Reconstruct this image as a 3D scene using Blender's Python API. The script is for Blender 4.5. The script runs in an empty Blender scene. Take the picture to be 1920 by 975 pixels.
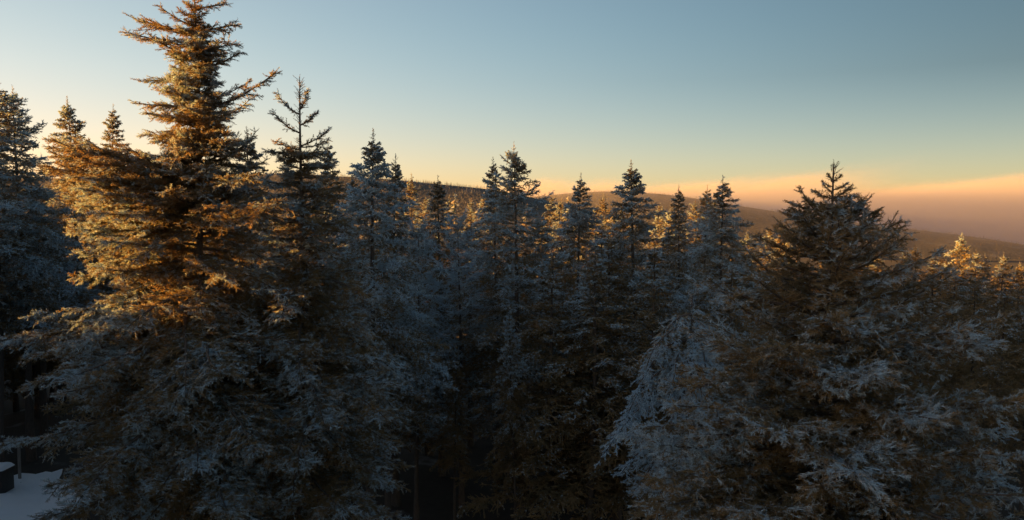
import bpy, math, random
import numpy as np
from mathutils import Vector, Matrix

# ------------------------------------------------------------------ camera, sky, sun, exposure
scene = bpy.context.scene
COL = scene.collection
CAM_Z = 11.0
F = 1500.0                       # focal length in pixels of the 1920 px wide photograph
PITCH = math.radians(3.3)        # looking slightly down; horizon at row 400
cam = bpy.data.cameras.new('camera')
cam.sensor_width = 36.0
cam.lens = 36.0 * F / 1920.0
cam.clip_start = 0.1
cam.clip_end = 60000
camo = bpy.data.objects.new('camera', cam)
COL.objects.link(camo)
camo.location = (0, 0, CAM_Z)
camo.rotation_euler = (math.radians(90) - PITCH, 0, 0)
scene.camera = camo

SUN_EL = math.radians(4.5)
SUN_AZ = math.radians(-98.0)     # from the view direction (+Y), to the left and slightly behind
sun_dir = Vector((math.sin(SUN_AZ) * math.cos(SUN_EL), math.cos(SUN_AZ) * math.cos(SUN_EL), math.sin(SUN_EL)))
world = bpy.data.worlds.new('World')
scene.world = world
world.use_nodes = True
wn, wl = world.node_tree.nodes, world.node_tree.links
for n in list(wn):
    wn.remove(n)
w_out = wn.new('ShaderNodeOutputWorld')
w_bg = wn.new('ShaderNodeBackground')
w_bg.inputs['Strength'].default_value = 0.054
sky = wn.new('ShaderNodeTexSky')
sky.sky_type = 'NISHITA'
sky.sun_disc = False
sky.sun_elevation = SUN_EL
sky.sun_rotation = SUN_AZ
sky.altitude = 1200
sky.air_density = 1.0
sky.dust_density = 1.2
sky.ozone_density = 1.0
# the sky is paler on the sun's side and deepens smoothly towards the side away from it
w_tc = wn.new('ShaderNodeTexCoord')
def w_math(op, a, b=None, c=None, clamp=False):
    n = wn.new('ShaderNodeMath'); n.operation = op; n.use_clamp = clamp
    for i, v in enumerate((a, b, c)):
        if v is None: continue
        if isinstance(v, (int, float)): n.inputs[i].default_value = v
        else: wl.new(v, n.inputs[i])
    return n.outputs[0]
w_dot = wn.new('ShaderNodeVectorMath'); w_dot.operation = 'DOT_PRODUCT'
wl.new(w_tc.outputs['Generated'], w_dot.inputs[0])
w_dot.inputs[1].default_value = (math.sin(SUN_AZ), math.cos(SUN_AZ), 0.0)
w_mr = wn.new('ShaderNodeMapRange'); w_mr.interpolation_type = 'SMOOTHSTEP'
for i, v in ((1, -0.90), (2, 0.35), (3, 0.22), (4, 1.22)):
    w_mr.inputs[i].default_value = v
wl.new(w_dot.outputs['Value'], w_mr.inputs[0])
w_sep = wn.new('ShaderNodeSeparateXYZ'); wl.new(w_tc.outputs['Generated'], w_sep.inputs[0])
w_el = w_math('MULTIPLY_ADD', w_sep.outputs['Z'], 3.0, 0.52, clamp=True)
w_fac = w_math('ADD', 1.0, w_math('MULTIPLY', w_el, w_math('SUBTRACT', w_mr.outputs[0], 1.0)))
w_mul = wn.new('ShaderNodeVectorMath'); w_mul.operation = 'SCALE'
wl.new(sky.outputs[0], w_mul.inputs[0]); wl.new(w_fac, w_mul.inputs['Scale'])
w_wb = wn.new('ShaderNodeVectorMath'); w_wb.operation = 'MULTIPLY'
wl.new(w_mul.outputs[0], w_wb.inputs[0])
w_cast = wn.new('ShaderNodeMix'); w_cast.data_type = 'RGBA'
w_side = wn.new('ShaderNodeMapRange'); w_side.interpolation_type = 'SMOOTHSTEP'
for i, v in ((1, -0.7), (2, 0.7)):
    w_side.inputs[i].default_value = v
wl.new(w_dot.outputs['Value'], w_side.inputs[0]); wl.new(w_side.outputs[0], w_cast.inputs[0])
w_cast.inputs[6].default_value = (0.96, 1.08, 1.17, 1)      # bluer away from the sun
w_cast.inputs[7].default_value = (1.12, 0.90, 0.81, 1)      # creamier on its side
wl.new(w_cast.outputs[2], w_wb.inputs[1])
# haze near the horizon takes the green out of the low sky, all the way round
w_low = wn.new('ShaderNodeMapRange'); w_low.interpolation_type = 'SMOOTHSTEP'
for i, v in ((1, 0.0), (2, 0.24), (3, 1.0), (4, 0.0)):
    w_low.inputs[i].default_value = v
wl.new(w_sep.outputs['Z'], w_low.inputs[0])
w_warm = wn.new('ShaderNodeMix'); w_warm.data_type = 'RGBA'
wl.new(w_low.outputs[0], w_warm.inputs[0])
w_warm.inputs[6].default_value = (1, 1, 1, 1)
w_warm.inputs[7].default_value = (1.13, 0.92, 1.0, 1)
w_m2 = wn.new('ShaderNodeVectorMath'); w_m2.operation = 'MULTIPLY'
wl.new(w_wb.outputs[0], w_m2.inputs[0]); wl.new(w_warm.outputs[2], w_m2.inputs[1])
wl.new(w_m2.outputs[0], w_bg.inputs['Color'])
wl.new(w_bg.outputs[0], w_out.inputs['Surface'])

sun = bpy.data.lights.new('sun', 'SUN')
sun.energy = 5.0
sun.angle = math.radians(0.6)
sun.color = (1.0, 0.44, 0.07)
suno = bpy.data.objects.new('sun', sun)
COL.objects.link(suno)
suno.rotation_euler = sun_dir.to_track_quat('Z', 'Y').to_euler()
suno.location = (-60, -10, 40)

scene.view_settings.view_transform = 'Standard'
scene.view_settings.look = 'None'
scene.view_settings.gamma = 1.0
scene.view_settings.exposure = 2.45
scene.cycles.use_denoising = True
scene.cycles.max_bounces = 6
scene.cycles.diffuse_bounces = 4
scene.cycles.transparent_max_bounces = 4
scene.cycles.volume_bounces = 3
scene.cycles.use_adaptive_sampling = True
scene.cycles.adaptive_threshold = 0.02

# ------------------------------------------------------------------ helpers
def at(px, py, Y):
    """World point on the ray through photo pixel (px, py), at distance Y in front of the camera."""
    u, v = (px - 960.0) / F, (487.5 - py) / F
    d = Vector((u, math.cos(PITCH) + v * math.sin(PITCH), -math.sin(PITCH) + v * math.cos(PITCH)))
    return Vector((0, 0, CAM_Z)) + d * (Y / d.y)

def ground_z(x, y):
    """Terrain height: level on the left, falling away to the right and beyond the first rows."""
    x = np.asarray(x, float); y = np.asarray(y, float)
    sl = np.clip((x - 2.0) / 60.0, 0, 1)
    z = -6.5 * sl * sl * (3 - 2 * sl)
    z = z - 0.03 * np.clip(x - 40, 0, 900)
    z = z - 0.06 * np.clip(y - 85, 0, 1000)
    z = z + 0.25 * np.sin(x * 0.31 + 1.3) * np.cos(y * 0.27) + 0.12 * np.sin(x * 0.9 + y * 0.7)
    return z

def gz(x, y):
    return float(ground_z(x, y))

def tag(o, label=None, cat=None, group=None, kind=None):
    if label: o['label'] = label
    if cat: o['category'] = cat
    if group: o['group'] = group
    if kind: o['kind'] = kind
    return o

def link(name, data, parent=None):
    o = bpy.data.objects.new(name, data)
    COL.objects.link(o)
    if parent is not None:
        o.parent = parent
    return o

def mesh_np(name, V, Fc, mats, mi=None, smooth=False, tip=None):
    """V (n,3); Fc list of index arrays of shape (m,k); mi: material index for each array."""
    me = bpy.data.meshes.new(name)
    V = np.asarray(V, np.float32)
    me.vertices.add(len(V))
    me.vertices.foreach_set('co', V.ravel())
    Fc = [np.asarray(f, np.int32) for f in Fc]
    keep = [i for i, f in enumerate(Fc) if len(f)]
    mi = mi or [0] * len(Fc)
    loops = np.concatenate([Fc[i].ravel() for i in keep])
    tot = np.concatenate([np.full(len(Fc[i]), Fc[i].shape[1], np.int32) for i in keep])
    start = np.concatenate([[0], np.cumsum(tot)[:-1]]).astype(np.int32)
    me.loops.add(len(loops))
    me.loops.foreach_set('vertex_index', loops)
    me.polygons.add(len(tot))
    me.polygons.foreach_set('loop_start', start)
    me.polygons.foreach_set('loop_total', tot)
    me.polygons.foreach_set('material_index', np.concatenate([np.full(len(Fc[i]), mi[i], np.int32) for i in keep]))
    if smooth:
        me.polygons.foreach_set('use_smooth', np.ones(len(tot), bool))
    if tip is not None:
        me.attributes.new('tip', 'FLOAT', 'POINT').data.foreach_set('value', np.asarray(tip, np.float32))
    for m in mats:
        me.materials.append(m)
    me.update(calc_edges=True)
    return me

# ------------------------------------------------------------------ materials
def new_mat(name):
    m = bpy.data.materials.new(name)
    m.use_nodes = True
    nt = m.node_tree
    b = nt.nodes['Principled BSDF']
    return m, nt.nodes, nt.links, b

def noise(nodes, links, scale, detail=3.0, coord=None, rough=0.55):
    t = nodes.new('ShaderNodeTexNoise')
    t.inputs['Scale'].default_value = scale
    t.inputs['Detail'].default_value = detail
    t.inputs['Roughness'].default_value = rough
    if coord is not None:
        links.new(coord, t.inputs['Vector'])
    return t

def math_node(nodes, links, op, a, b=None, clamp=False):
    n = nodes.new('ShaderNodeMath')
    n.operation = op
    n.use_clamp = clamp
    for i, v in enumerate((a, b)):
        if v is None:
            continue
        if isinstance(v, (int, float)):
            n.inputs[i].default_value = v
        else:
            links.new(v, n.inputs[i])
    return n.outputs[0]

def mix_col(nodes, links, fac, a, b):
    n = nodes.new('ShaderNodeMix')
    n.data_type = 'RGBA'
    if isinstance(fac, (int, float)):
        n.inputs[0].default_value = fac
    else:
        links.new(fac, n.inputs[0])
    for i, v in ((6, a), (7, b)):
        if isinstance(v, tuple):
            n.inputs[i].default_value = (*v, 1)
        else:
            links.new(v, n.inputs[i])
    return n.outputs[2]

def make_foliage(name, green, brown, frost):
    m, N, L, b = new_mat(name)
    geo = N.new('ShaderNodeNewGeometry')
    big = noise(N, L, 0.9, 2.0, geo.outputs['Position'])
    fine = noise(N, L, 10.0, 2.5, geo.outputs['Position'])
    tone = noise(N, L, 2.3, 2.0, geo.outputs['Position'])
    at_ = N.new('ShaderNodeAttribute')
    at_.attribute_type = 'OBJECT'
    at_.attribute_name = 'frost'
    f = math_node(N, L, 'SUBTRACT', big.outputs[0], 0.5)
    f = math_node(N, L, 'MULTIPLY', f, 3.0)
    g = math_node(N, L, 'SUBTRACT', fine.outputs[0], 0.5)
    g = math_node(N, L, 'MULTIPLY', g, 5.0)
    f = math_node(N, L, 'ADD', f, g)
    f = math_node(N, L, 'ADD', f, at_.outputs['Fac'])
    tip = N.new('ShaderNodeAttribute')
    tip.attribute_type = 'GEOMETRY'
    tip.attribute_name = 'tip'                       # 0 at the trunk, 1 at the end of the bough: rime grows outwards; shade inside the crown is put into the colour too
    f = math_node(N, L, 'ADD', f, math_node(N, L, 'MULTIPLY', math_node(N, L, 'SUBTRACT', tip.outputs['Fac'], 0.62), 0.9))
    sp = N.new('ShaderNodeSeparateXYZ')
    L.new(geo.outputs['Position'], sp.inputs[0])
    shel_shade = math_node(N, L, 'MULTIPLY', math_node(N, L, 'SUBTRACT', 8.6, sp.outputs['Z']), 0.15, clamp=True)   # less rime low down; the lower wood's shade is in the colour too
    f = math_node(N, L, 'SUBTRACT', f, shel_shade, clamp=True)
    t = math_node(N, L, 'MULTIPLY', math_node(N, L, 'SUBTRACT', tone.outputs[0], 0.2), 2.4, clamp=True)
    base = mix_col(N, L, t, green, brown)
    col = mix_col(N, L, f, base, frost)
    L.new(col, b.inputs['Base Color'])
    b.inputs['Roughness'].default_value = 0.75
    b.inputs['Specular IOR Level'].default_value = 0.2
    tr = N.new('ShaderNodeBsdfTranslucent')
    L.new(col, tr.inputs['Color'])
    mx = N.new('ShaderNodeMixShader')
    mx.inputs[0].default_value = 0.40
    L.new(b.outputs[0], mx.inputs[1]); L.new(tr.outputs[0], mx.inputs[2])
    L.new(mx.outputs[0], N['Material Output'].inputs['Surface'])
    return m

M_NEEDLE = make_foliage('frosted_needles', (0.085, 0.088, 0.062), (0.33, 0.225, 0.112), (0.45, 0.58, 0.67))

def make_bark():
    m, N, L, b = new_mat('bark')
    geo = N.new('ShaderNodeNewGeometry')
    mp = N.new('ShaderNodeMapping')
    mp.inputs['Scale'].default_value = (1, 1, 0.25)
    L.new(geo.outputs['Position'], mp.inputs['Vector'])
    n = noise(N, L, 22, 5, mp.outputs[0])
    col = mix_col(N, L, n.outputs[0], (0.03, 0.024, 0.02), (0.15, 0.12, 0.10))
    L.new(col, b.inputs['Base Color'])
    b.inputs['Roughness'].default_value = 0.9
    bp = N.new('ShaderNodeBump')
    bp.inputs['Strength'].default_value = 0.6
    bp.inputs['Distance'].default_value = 0.02
    L.new(n.outputs[0], bp.inputs['Height'])
    L.new(bp.outputs[0], b.inputs['Normal'])
    return m
M_BARK = make_bark()

def make_litter():
    m, N, L, b = new_mat('forest_floor')
    geo = N.new('ShaderNodeNewGeometry')
    n1 = noise(N, L, 0.35, 5, geo.outputs['Position'])
    n2 = noise(N, L, 3.0, 6, geo.outputs['Position'])
    col = mix_col(N, L, n2.outputs[0], (0.016, 0.013, 0.010), (0.055, 0.042, 0.03))
    f = math_node(N, L, 'MULTIPLY', math_node(N, L, 'SUBTRACT', n1.outputs[0], 0.60), 6.0, clamp=True)
    f = math_node(N, L, 'MULTIPLY', f, 0.5)
    col = mix_col(N, L, f, col, (0.5, 0.52, 0.55))
    L.new(col, b.inputs['Base Color'])
    b.inputs['Roughness'].default_value = 0.95
    return m
M_LITTER = make_litter()

def make_snow():
    m, N, L, b = new_mat('snow')
    geo = N.new('ShaderNodeNewGeometry')
    n = noise(N, L, 1.4, 5, geo.outputs['Position'])
    n2 = noise(N, L, 9, 4, geo.outputs['Position'])
    col = mix_col(N, L, n.outputs[0], (0.74, 0.77, 0.80), (0.84, 0.86, 0.88))
    L.new(col, b.inputs['Base Color'])
    b.inputs['Roughness'].default_value = 0.7
    bp = N.new('ShaderNodeBump')
    bp.inputs['Strength'].default_value = 0.5
    bp.inputs['Distance'].default_value = 0.05
    L.new(n2.outputs[0], bp.inputs['Height'])
    L.new(bp.outputs[0], b.inputs['Normal'])
    return m
M_SNOW = make_snow()

def make_wood():
    m, N, L, b = new_mat('weathered_wood')
    tc = N.new('ShaderNodeTexCoord')
    mp = N.new('ShaderNodeMapping')
    mp.inputs['Scale'].default_value = (6, 6, 0.6)
    L.new(tc.outputs['Object'], mp.inputs['Vector'])
    n = noise(N, L, 4, 5, mp.outputs[0])
    L.new(mix_col(N, L, n.outputs[0], (0.13, 0.12, 0.11), (0.32, 0.30, 0.28)), b.inputs['Base Color'])
    b.inputs['Roughness'].default_value = 0.85
    return m
M_WOOD = make_wood()

def make_dark_paint():
    m, N, L, b = new_mat('dark_weathered_boards')
    tc = N.new('ShaderNodeTexCoord')
    n = noise(N, L, 7, 5, tc.outputs['Object'])
    L.new(mix_col(N, L, n.outputs[0], (0.015, 0.017, 0.018), (0.05, 0.05, 0.048)), b.inputs['Base Color'])
    b.inputs['Roughness'].default_value = 0.7
    return m
M_DARK = make_dark_paint()

def make_hill_mat():
    m, N, L, b = new_mat('far_forest_slope')
    geo = N.new('ShaderNodeNewGeometry')
    n = noise(N, L, 0.02, 6, geo.outputs['Position'])
    n2 = noise(N, L, 0.12, 4, geo.outputs['Position'])
    c1 = mix_col(N, L, n2.outputs[0], (0.03, 0.034, 0.032), (0.10, 0.090, 0.075))
    f = math_node(N, L, 'MULTIPLY', math_node(N, L, 'SUBTRACT', n.outputs[0], 0.52), 3.0, clamp=True)
    f = math_node(N, L, 'MULTIPLY', f, 0.3)
    L.new(mix_col(N, L, f, c1, (0.42, 0.42, 0.44)), b.inputs['Base Color'])
    b.inputs['Roughness'].default_value = 0.95
    bp = N.new('ShaderNodeBump')
    bp.inputs['Strength'].default_value = 1.0
    bp.inputs['Distance'].default_value = 5.0
    L.new(n2.outputs[0], bp.inputs['Height'])
    L.new(bp.outputs[0], b.inputs['Normal'])
    return m
M_HILL = make_hill_mat()

# ------------------------------------------------------------------ ground and hills
def value_noise(x, y, seed):
    r = np.random.RandomState(seed)
    tab = r.rand(64, 64)
    xi, yi = np.floor(x).astype(int), np.floor(y).astype(int)
    fx, fy = x - xi, y - yi
    fx, fy = fx * fx * (3 - 2 * fx), fy * fy * (3 - 2 * fy)
    g = lambda a, b: tab[a % 64, b % 64]
    return (g(xi, yi) * (1 - fx) + g(xi + 1, yi) * fx) * (1 - fy) + (g(xi, yi + 1) * (1 - fx) + g(xi + 1, yi + 1) * fx) * fy

def fbm(x, y, seed, oct=4):
    s, a, t = 0, 0.5, 0
    for k in range(oct):
        s = s + a * value_noise(x * 2 ** k + 11.3 * k, y * 2 ** k + 5.1 * k, seed + k)
        t += a
        a *= 0.5
    return s / t

def grid_faces(nu, nv):
    i = np.arange(nu - 1)[:, None] * nv + np.arange(nv - 1)[None, :]
    i = i.ravel()
    return np.stack([i, i + nv, i + nv + 1, i + 1], 1)

def axis(lim_near, step, far):
    a = list(np.arange(0, lim_near + step, step))
    s = step
    while a[-1] < far:
        s *= 1.25
        a.append(a[-1] + s)
    a = np.array(a)
    return np.concatenate([-a[:0:-1], a])

gx = axis(90, 1.5, 22000)
gy = axis(120, 1.5, 22000)
GX, GY = np.meshgrid(gx, gy, indexing='ij')
GZ = ground_z(GX, GY) - 20 * np.clip((np.hypot(GX, GY) - 500) / 3000, 0, 3)
V = np.stack([GX, GY, GZ], -1).reshape(-1, 3)
gnd = link('ground', mesh_np('ground', V, [grid_faces(len(gx), len(gy))[:, ::-1]], [M_LITTER], smooth=True))
tag(gnd, kind='structure')

# clearing of snow at the lower left, lying on the forest floor
cx, cy = at(-40, 955, 29).x, 30.0
nu, nv = 46, 72
rr = np.linspace(0, 1, nu)[:, None]
th = np.linspace(0, 2 * np.pi, nv)[None, :]
edge = 1 + 0.12 * np.sin(3 * th + 1) + 0.08 * np.sin(7 * th + 2) + 0.06 * np.sin(13 * th) + 0.04 * np.sin(29 * th)
SX = cx + rr * edge * 3.5 * np.cos(th)
SY = cy + rr * edge * 4.4 * np.sin(th)
SZ = ground_z(SX, SY) + 0.02 + 0.08 * np.clip((1 - rr) * 2.5, 0, 1) + 0.22 * (fbm(SX * 1.3, SY * 1.3, 5) - 0.5) * np.clip((1 - rr) * 4, 0, 1) - 0.05 * (rr > 0.999)
snow = link('snow_ground', mesh_np('snow_ground', np.stack([SX, SY, SZ], -1).reshape(-1, 3), [grid_faces(nu, nv)], [M_SNOW], smooth=True))
tag(snow, kind='structure')

def far_tree(rng, n_tier, spikes):
    """Few-triangle conifer of unit height for woods too far off to tell needles apart: ragged tiers of narrow drooping sprays."""
    P, T = [], []
    for k in range(n_tier):
        t = (k + 0.5) / n_tier
        r = 0.015 + 0.17 * t ** 0.9
        for s in range(max(3, int(spikes * (0.5 + 0.5 * t)))):
            if rng.random() < 0.12:
                continue
            a = rng.random() * 6.283
            q = r * rng.uniform(0.5, 1.3)
            zz = 1.0 - t * 0.9 + rng.uniform(-0.6, 0.6) / n_tier
            dz = q * rng.uniform(-0.35, 0.45) * (1 - t)- 0.02 * t
            w = 0.012 + q * rng.uniform(0.16, 0.30)
            ca, sa = math.cos(a), math.sin(a)
            n0 = len(P)
            m = q * 0.6
            P += [(0, 0, zz + 0.01), (m * ca - w * sa, m * sa + w * ca, zz + dz * .5 - rng.uniform(0, .02)),
                  (q * ca, q * sa, zz + dz), (m * ca + w * sa, m * sa - w * ca, zz + dz * .5 - rng.uniform(0, .02))]
            T += [(n0, n0 + 1, n0 + 2), (n0, n0 + 2, n0 + 3)]
    n0 = len(P)
    P += [(0.03, 0, .3), (-0.015, .026, .3), (-0.015, -.026, .3), (0, 0, 1.0)]
    T += [(n0, n0 + 1, n0 + 3), (n0 + 1, n0 + 2, n0 + 3), (n0 + 2, n0, n0 + 3)]
    return np.array(P), np.array(T)

def joined_wood(name, label, pts, hts, protos, mat, frost, seed):
    rng = np.random.RandomState(seed)
    Vs, Fs, n = [], [], 0
    for (x, y, z), h in zip(pts, hts):
        P, T = protos[rng.randint(len(protos))]
        a = rng.rand() * 6.283
        w = h * rng.uniform(0.85, 1.25)
        c, s = math.cos(a) * w, math.sin(a) * w
        Q = np.stack([P[:, 0] * c - P[:, 1] * s + x, P[:, 0] * s + P[:, 1] * c + y, P[:, 2] * h + z], 1)
        Vs.append(Q); Fs.append(T + n); n += len(Q)
    Va = np.concatenate(Vs)
    o = link(name, mesh_np(name, Va, [np.concatenate(Fs)], [mat], tip=np.full(len(Va), 0.6)))
    o['frost'] = frost
    tag(o, label, 'forest', kind='stuff')
    return o

prng = random.Random(3)
THICK_PROTOS = [far_tree(prng, 26, 26) for _ in range(5)]
NEXT_PROTOS = [far_tree(prng, 24, 13) for _ in range(6)]
FAR_PROTOS = [far_tree(prng, 14, 8) for _ in range(6)]
TINY_PROTOS = [far_tree(prng, 7, 8) for _ in range(5)]

def ridge(name, Y0, crest_px, depth, foot, seed, jag, wood_label, n_trees, th, taper=0.0):
    """A hill whose crest runs through the given photo pixels at distance Y0; it falls away behind and towards us."""
    px = np.array([p[0] for p in crest_px], float)
    py = np.array([p[1] for p in crest_px], float)
    xs = np.linspace(at(px[0], 400, Y0).x, at(px[-1], 400, Y0).x, 170)
    zc = np.interp(xs / Y0 * F + 960, px, py)
    k = np.ones(9) / 9
    zc = np.convolve(np.pad(zc, 4, mode='edge'), k, 'valid')
    zc = CAM_Z + (400 - zc) / F * Y0
    v = np.linspace(-1, 1, 60)
    X, Vv = np.meshgrid(xs, v, indexing='ij')
    Z0 = zc[:, None]
    prof = np.where(Vv < 0, np.cos(np.clip(-Vv, 0, 1) * np.pi / 2) ** 1.3, np.cos(Vv * np.pi / 2) ** 1.1)
    Z = foot + (Z0 - foot) * prof + (fbm(X / 160, Vv * depth / 160, seed, 4) - 0.5) * jag * np.abs(Vv) ** 0.5
    Yv = Y0 + Vv * depth
    Vt = np.stack([X, Yv, Z], -1).reshape(-1, 3)
    o = link(name, mesh_np(name, Vt, [grid_faces(*X.shape)], [M_HILL], smooth=True))
    tag(o, kind='structure')
    r = np.random.RandomState(seed)
    n = n_trees
    u = r.rand(n) * (len(xs) - 1.01)
    w = 29.5 - np.abs(r.randn(n)) * 9 + 1.5
    w = np.clip(w, 0, 33)
    ui, wi = u.astype(int), w.astype(int)
    fu, fw = u - ui, w - wi
    lerp = lambda A: (A[ui, wi] * (1 - fu) + A[ui + 1, wi] * fu) * (1 - fw) + (A[ui, wi + 1] * (1 - fu) + A[ui + 1, wi + 1] * fu) * fw
    pts = np.stack([lerp(X), lerp(Yv), lerp(Z) - 0.5], 1)
    joined_wood('far_forest', wood_label, pts, th * r.uniform(0.6, 1.25, n), TINY_PROTOS, M_NEEDLE, 0.22, seed + 1)
    return o

ridge('hill', 1500.0, [(300, 330), (560, 326), (740, 336), (830, 345), (920, 354), (1010, 372), (1120, 398), (1250, 430)],
      420.0, -45.0, 21, 10, 'sunlit spruce wood covering the long level ridge', 2600, 6.5)
ridge('hill', 2600.0, [(900, 380), (1000, 368), (1090, 359), (1160, 358), (1250, 364), (1340, 378), (1420, 392), (1500, 402), (1620, 420), (1740, 433),
                       (1830, 446), (1920, 466), (2050, 500), (2300, 560)],
      800.0, -150.0, 41, 16, 'dark wood on the far ridge under the fog bank', 2400, 8.0)

ridge('hill', 2400.0, [(-500, 352), (-200, 338), (100, 334), (450, 338), (640, 343), (760, 352), (860, 366), (960, 390), (1040, 420)],  # hill added mostly out of sight to keep the sun off the far ridge
      620.0, -120.0, 71, 14, 'spruce wood on the added hill behind the long level ridge', 700, 9.0)

# ------------------------------------------------------------------ spruce boughs
def orth(d):
    h = np.where(np.abs(d[:, 2:3]) < 0.9, np.array([[0, 0, 1.0]]), np.array([[1.0, 0, 0]]))
    a = np.cross(d, h); a /= np.linalg.norm(a, axis=1, keepdims=True)
    return a, np.cross(d, a)

def needles(rng, P0, D, Ln, K, nl, nw, spread=0.95):
    """K needle triangles round each shoot that starts at P0, points along D (unit) and is Ln long."""
    n = len(P0)
    A, B = orth(D)
    t = (np.arange(K)[None, :] + rng.rand(n, K)) / K
    ph = rng.rand(n, K) * 6.283
    rad = A[:, None] * np.cos(ph)[..., None] + B[:, None] * np.sin(ph)[..., None]
    sp = spread * (0.75 + 0.5 * rng.rand(n, K)) * (1 - 0.35 * t)
    dr = D[:, None] * np.cos(sp)[..., None] + rad * np.sin(sp)[..., None]
    tang = np.cross(dr, rng.randn(n, K, 3))
    tang /= np.linalg.norm(tang, axis=2, keepdims=True) + 1e-9
    base = P0[:, None] + D[:, None] * (t * Ln[:, None])[..., None]
    l = (nl * (0.7 + 0.6 * rng.rand(n, K)))[..., None]
    tip = base + dr * l
    mid = base + dr * l * 0.3
    V = np.stack([mid - tang * nw / 2, mid + tang * nw / 2, tip], 2).reshape(-1, 3)
    return V, np.arange(len(V)).reshape(-1, 3)

def tubes(P, Q, r0, r1, sides=3):
    """Tapered twigs from P to Q."""
    n = len(P)
    D = Q - P
    D = D / (np.linalg.norm(D, axis=1, keepdims=True) + 1e-9)
    A, B = orth(D)
    a = np.arange(sides) * 2 * np.pi / sides
    ring = A[:, None] * np.cos(a)[None, :, None] + B[:, None] * np.sin(a)[None, :, None]
    V = np.concatenate([P[:, None] + ring * np.reshape(r0, (-1, 1, 1)), Q[:, None] + ring * np.reshape(r1, (-1, 1, 1))], 1)
    base = (np.arange(n) * 2 * sides)[:, None, None]
    k = np.arange(sides)
    f = np.stack([k, (k + 1) % sides, (k + 1) % sides + sides, k + sides], 1)[None]
    return V.reshape(-1, 3), (base + f).reshape(-1, 4)

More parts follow.
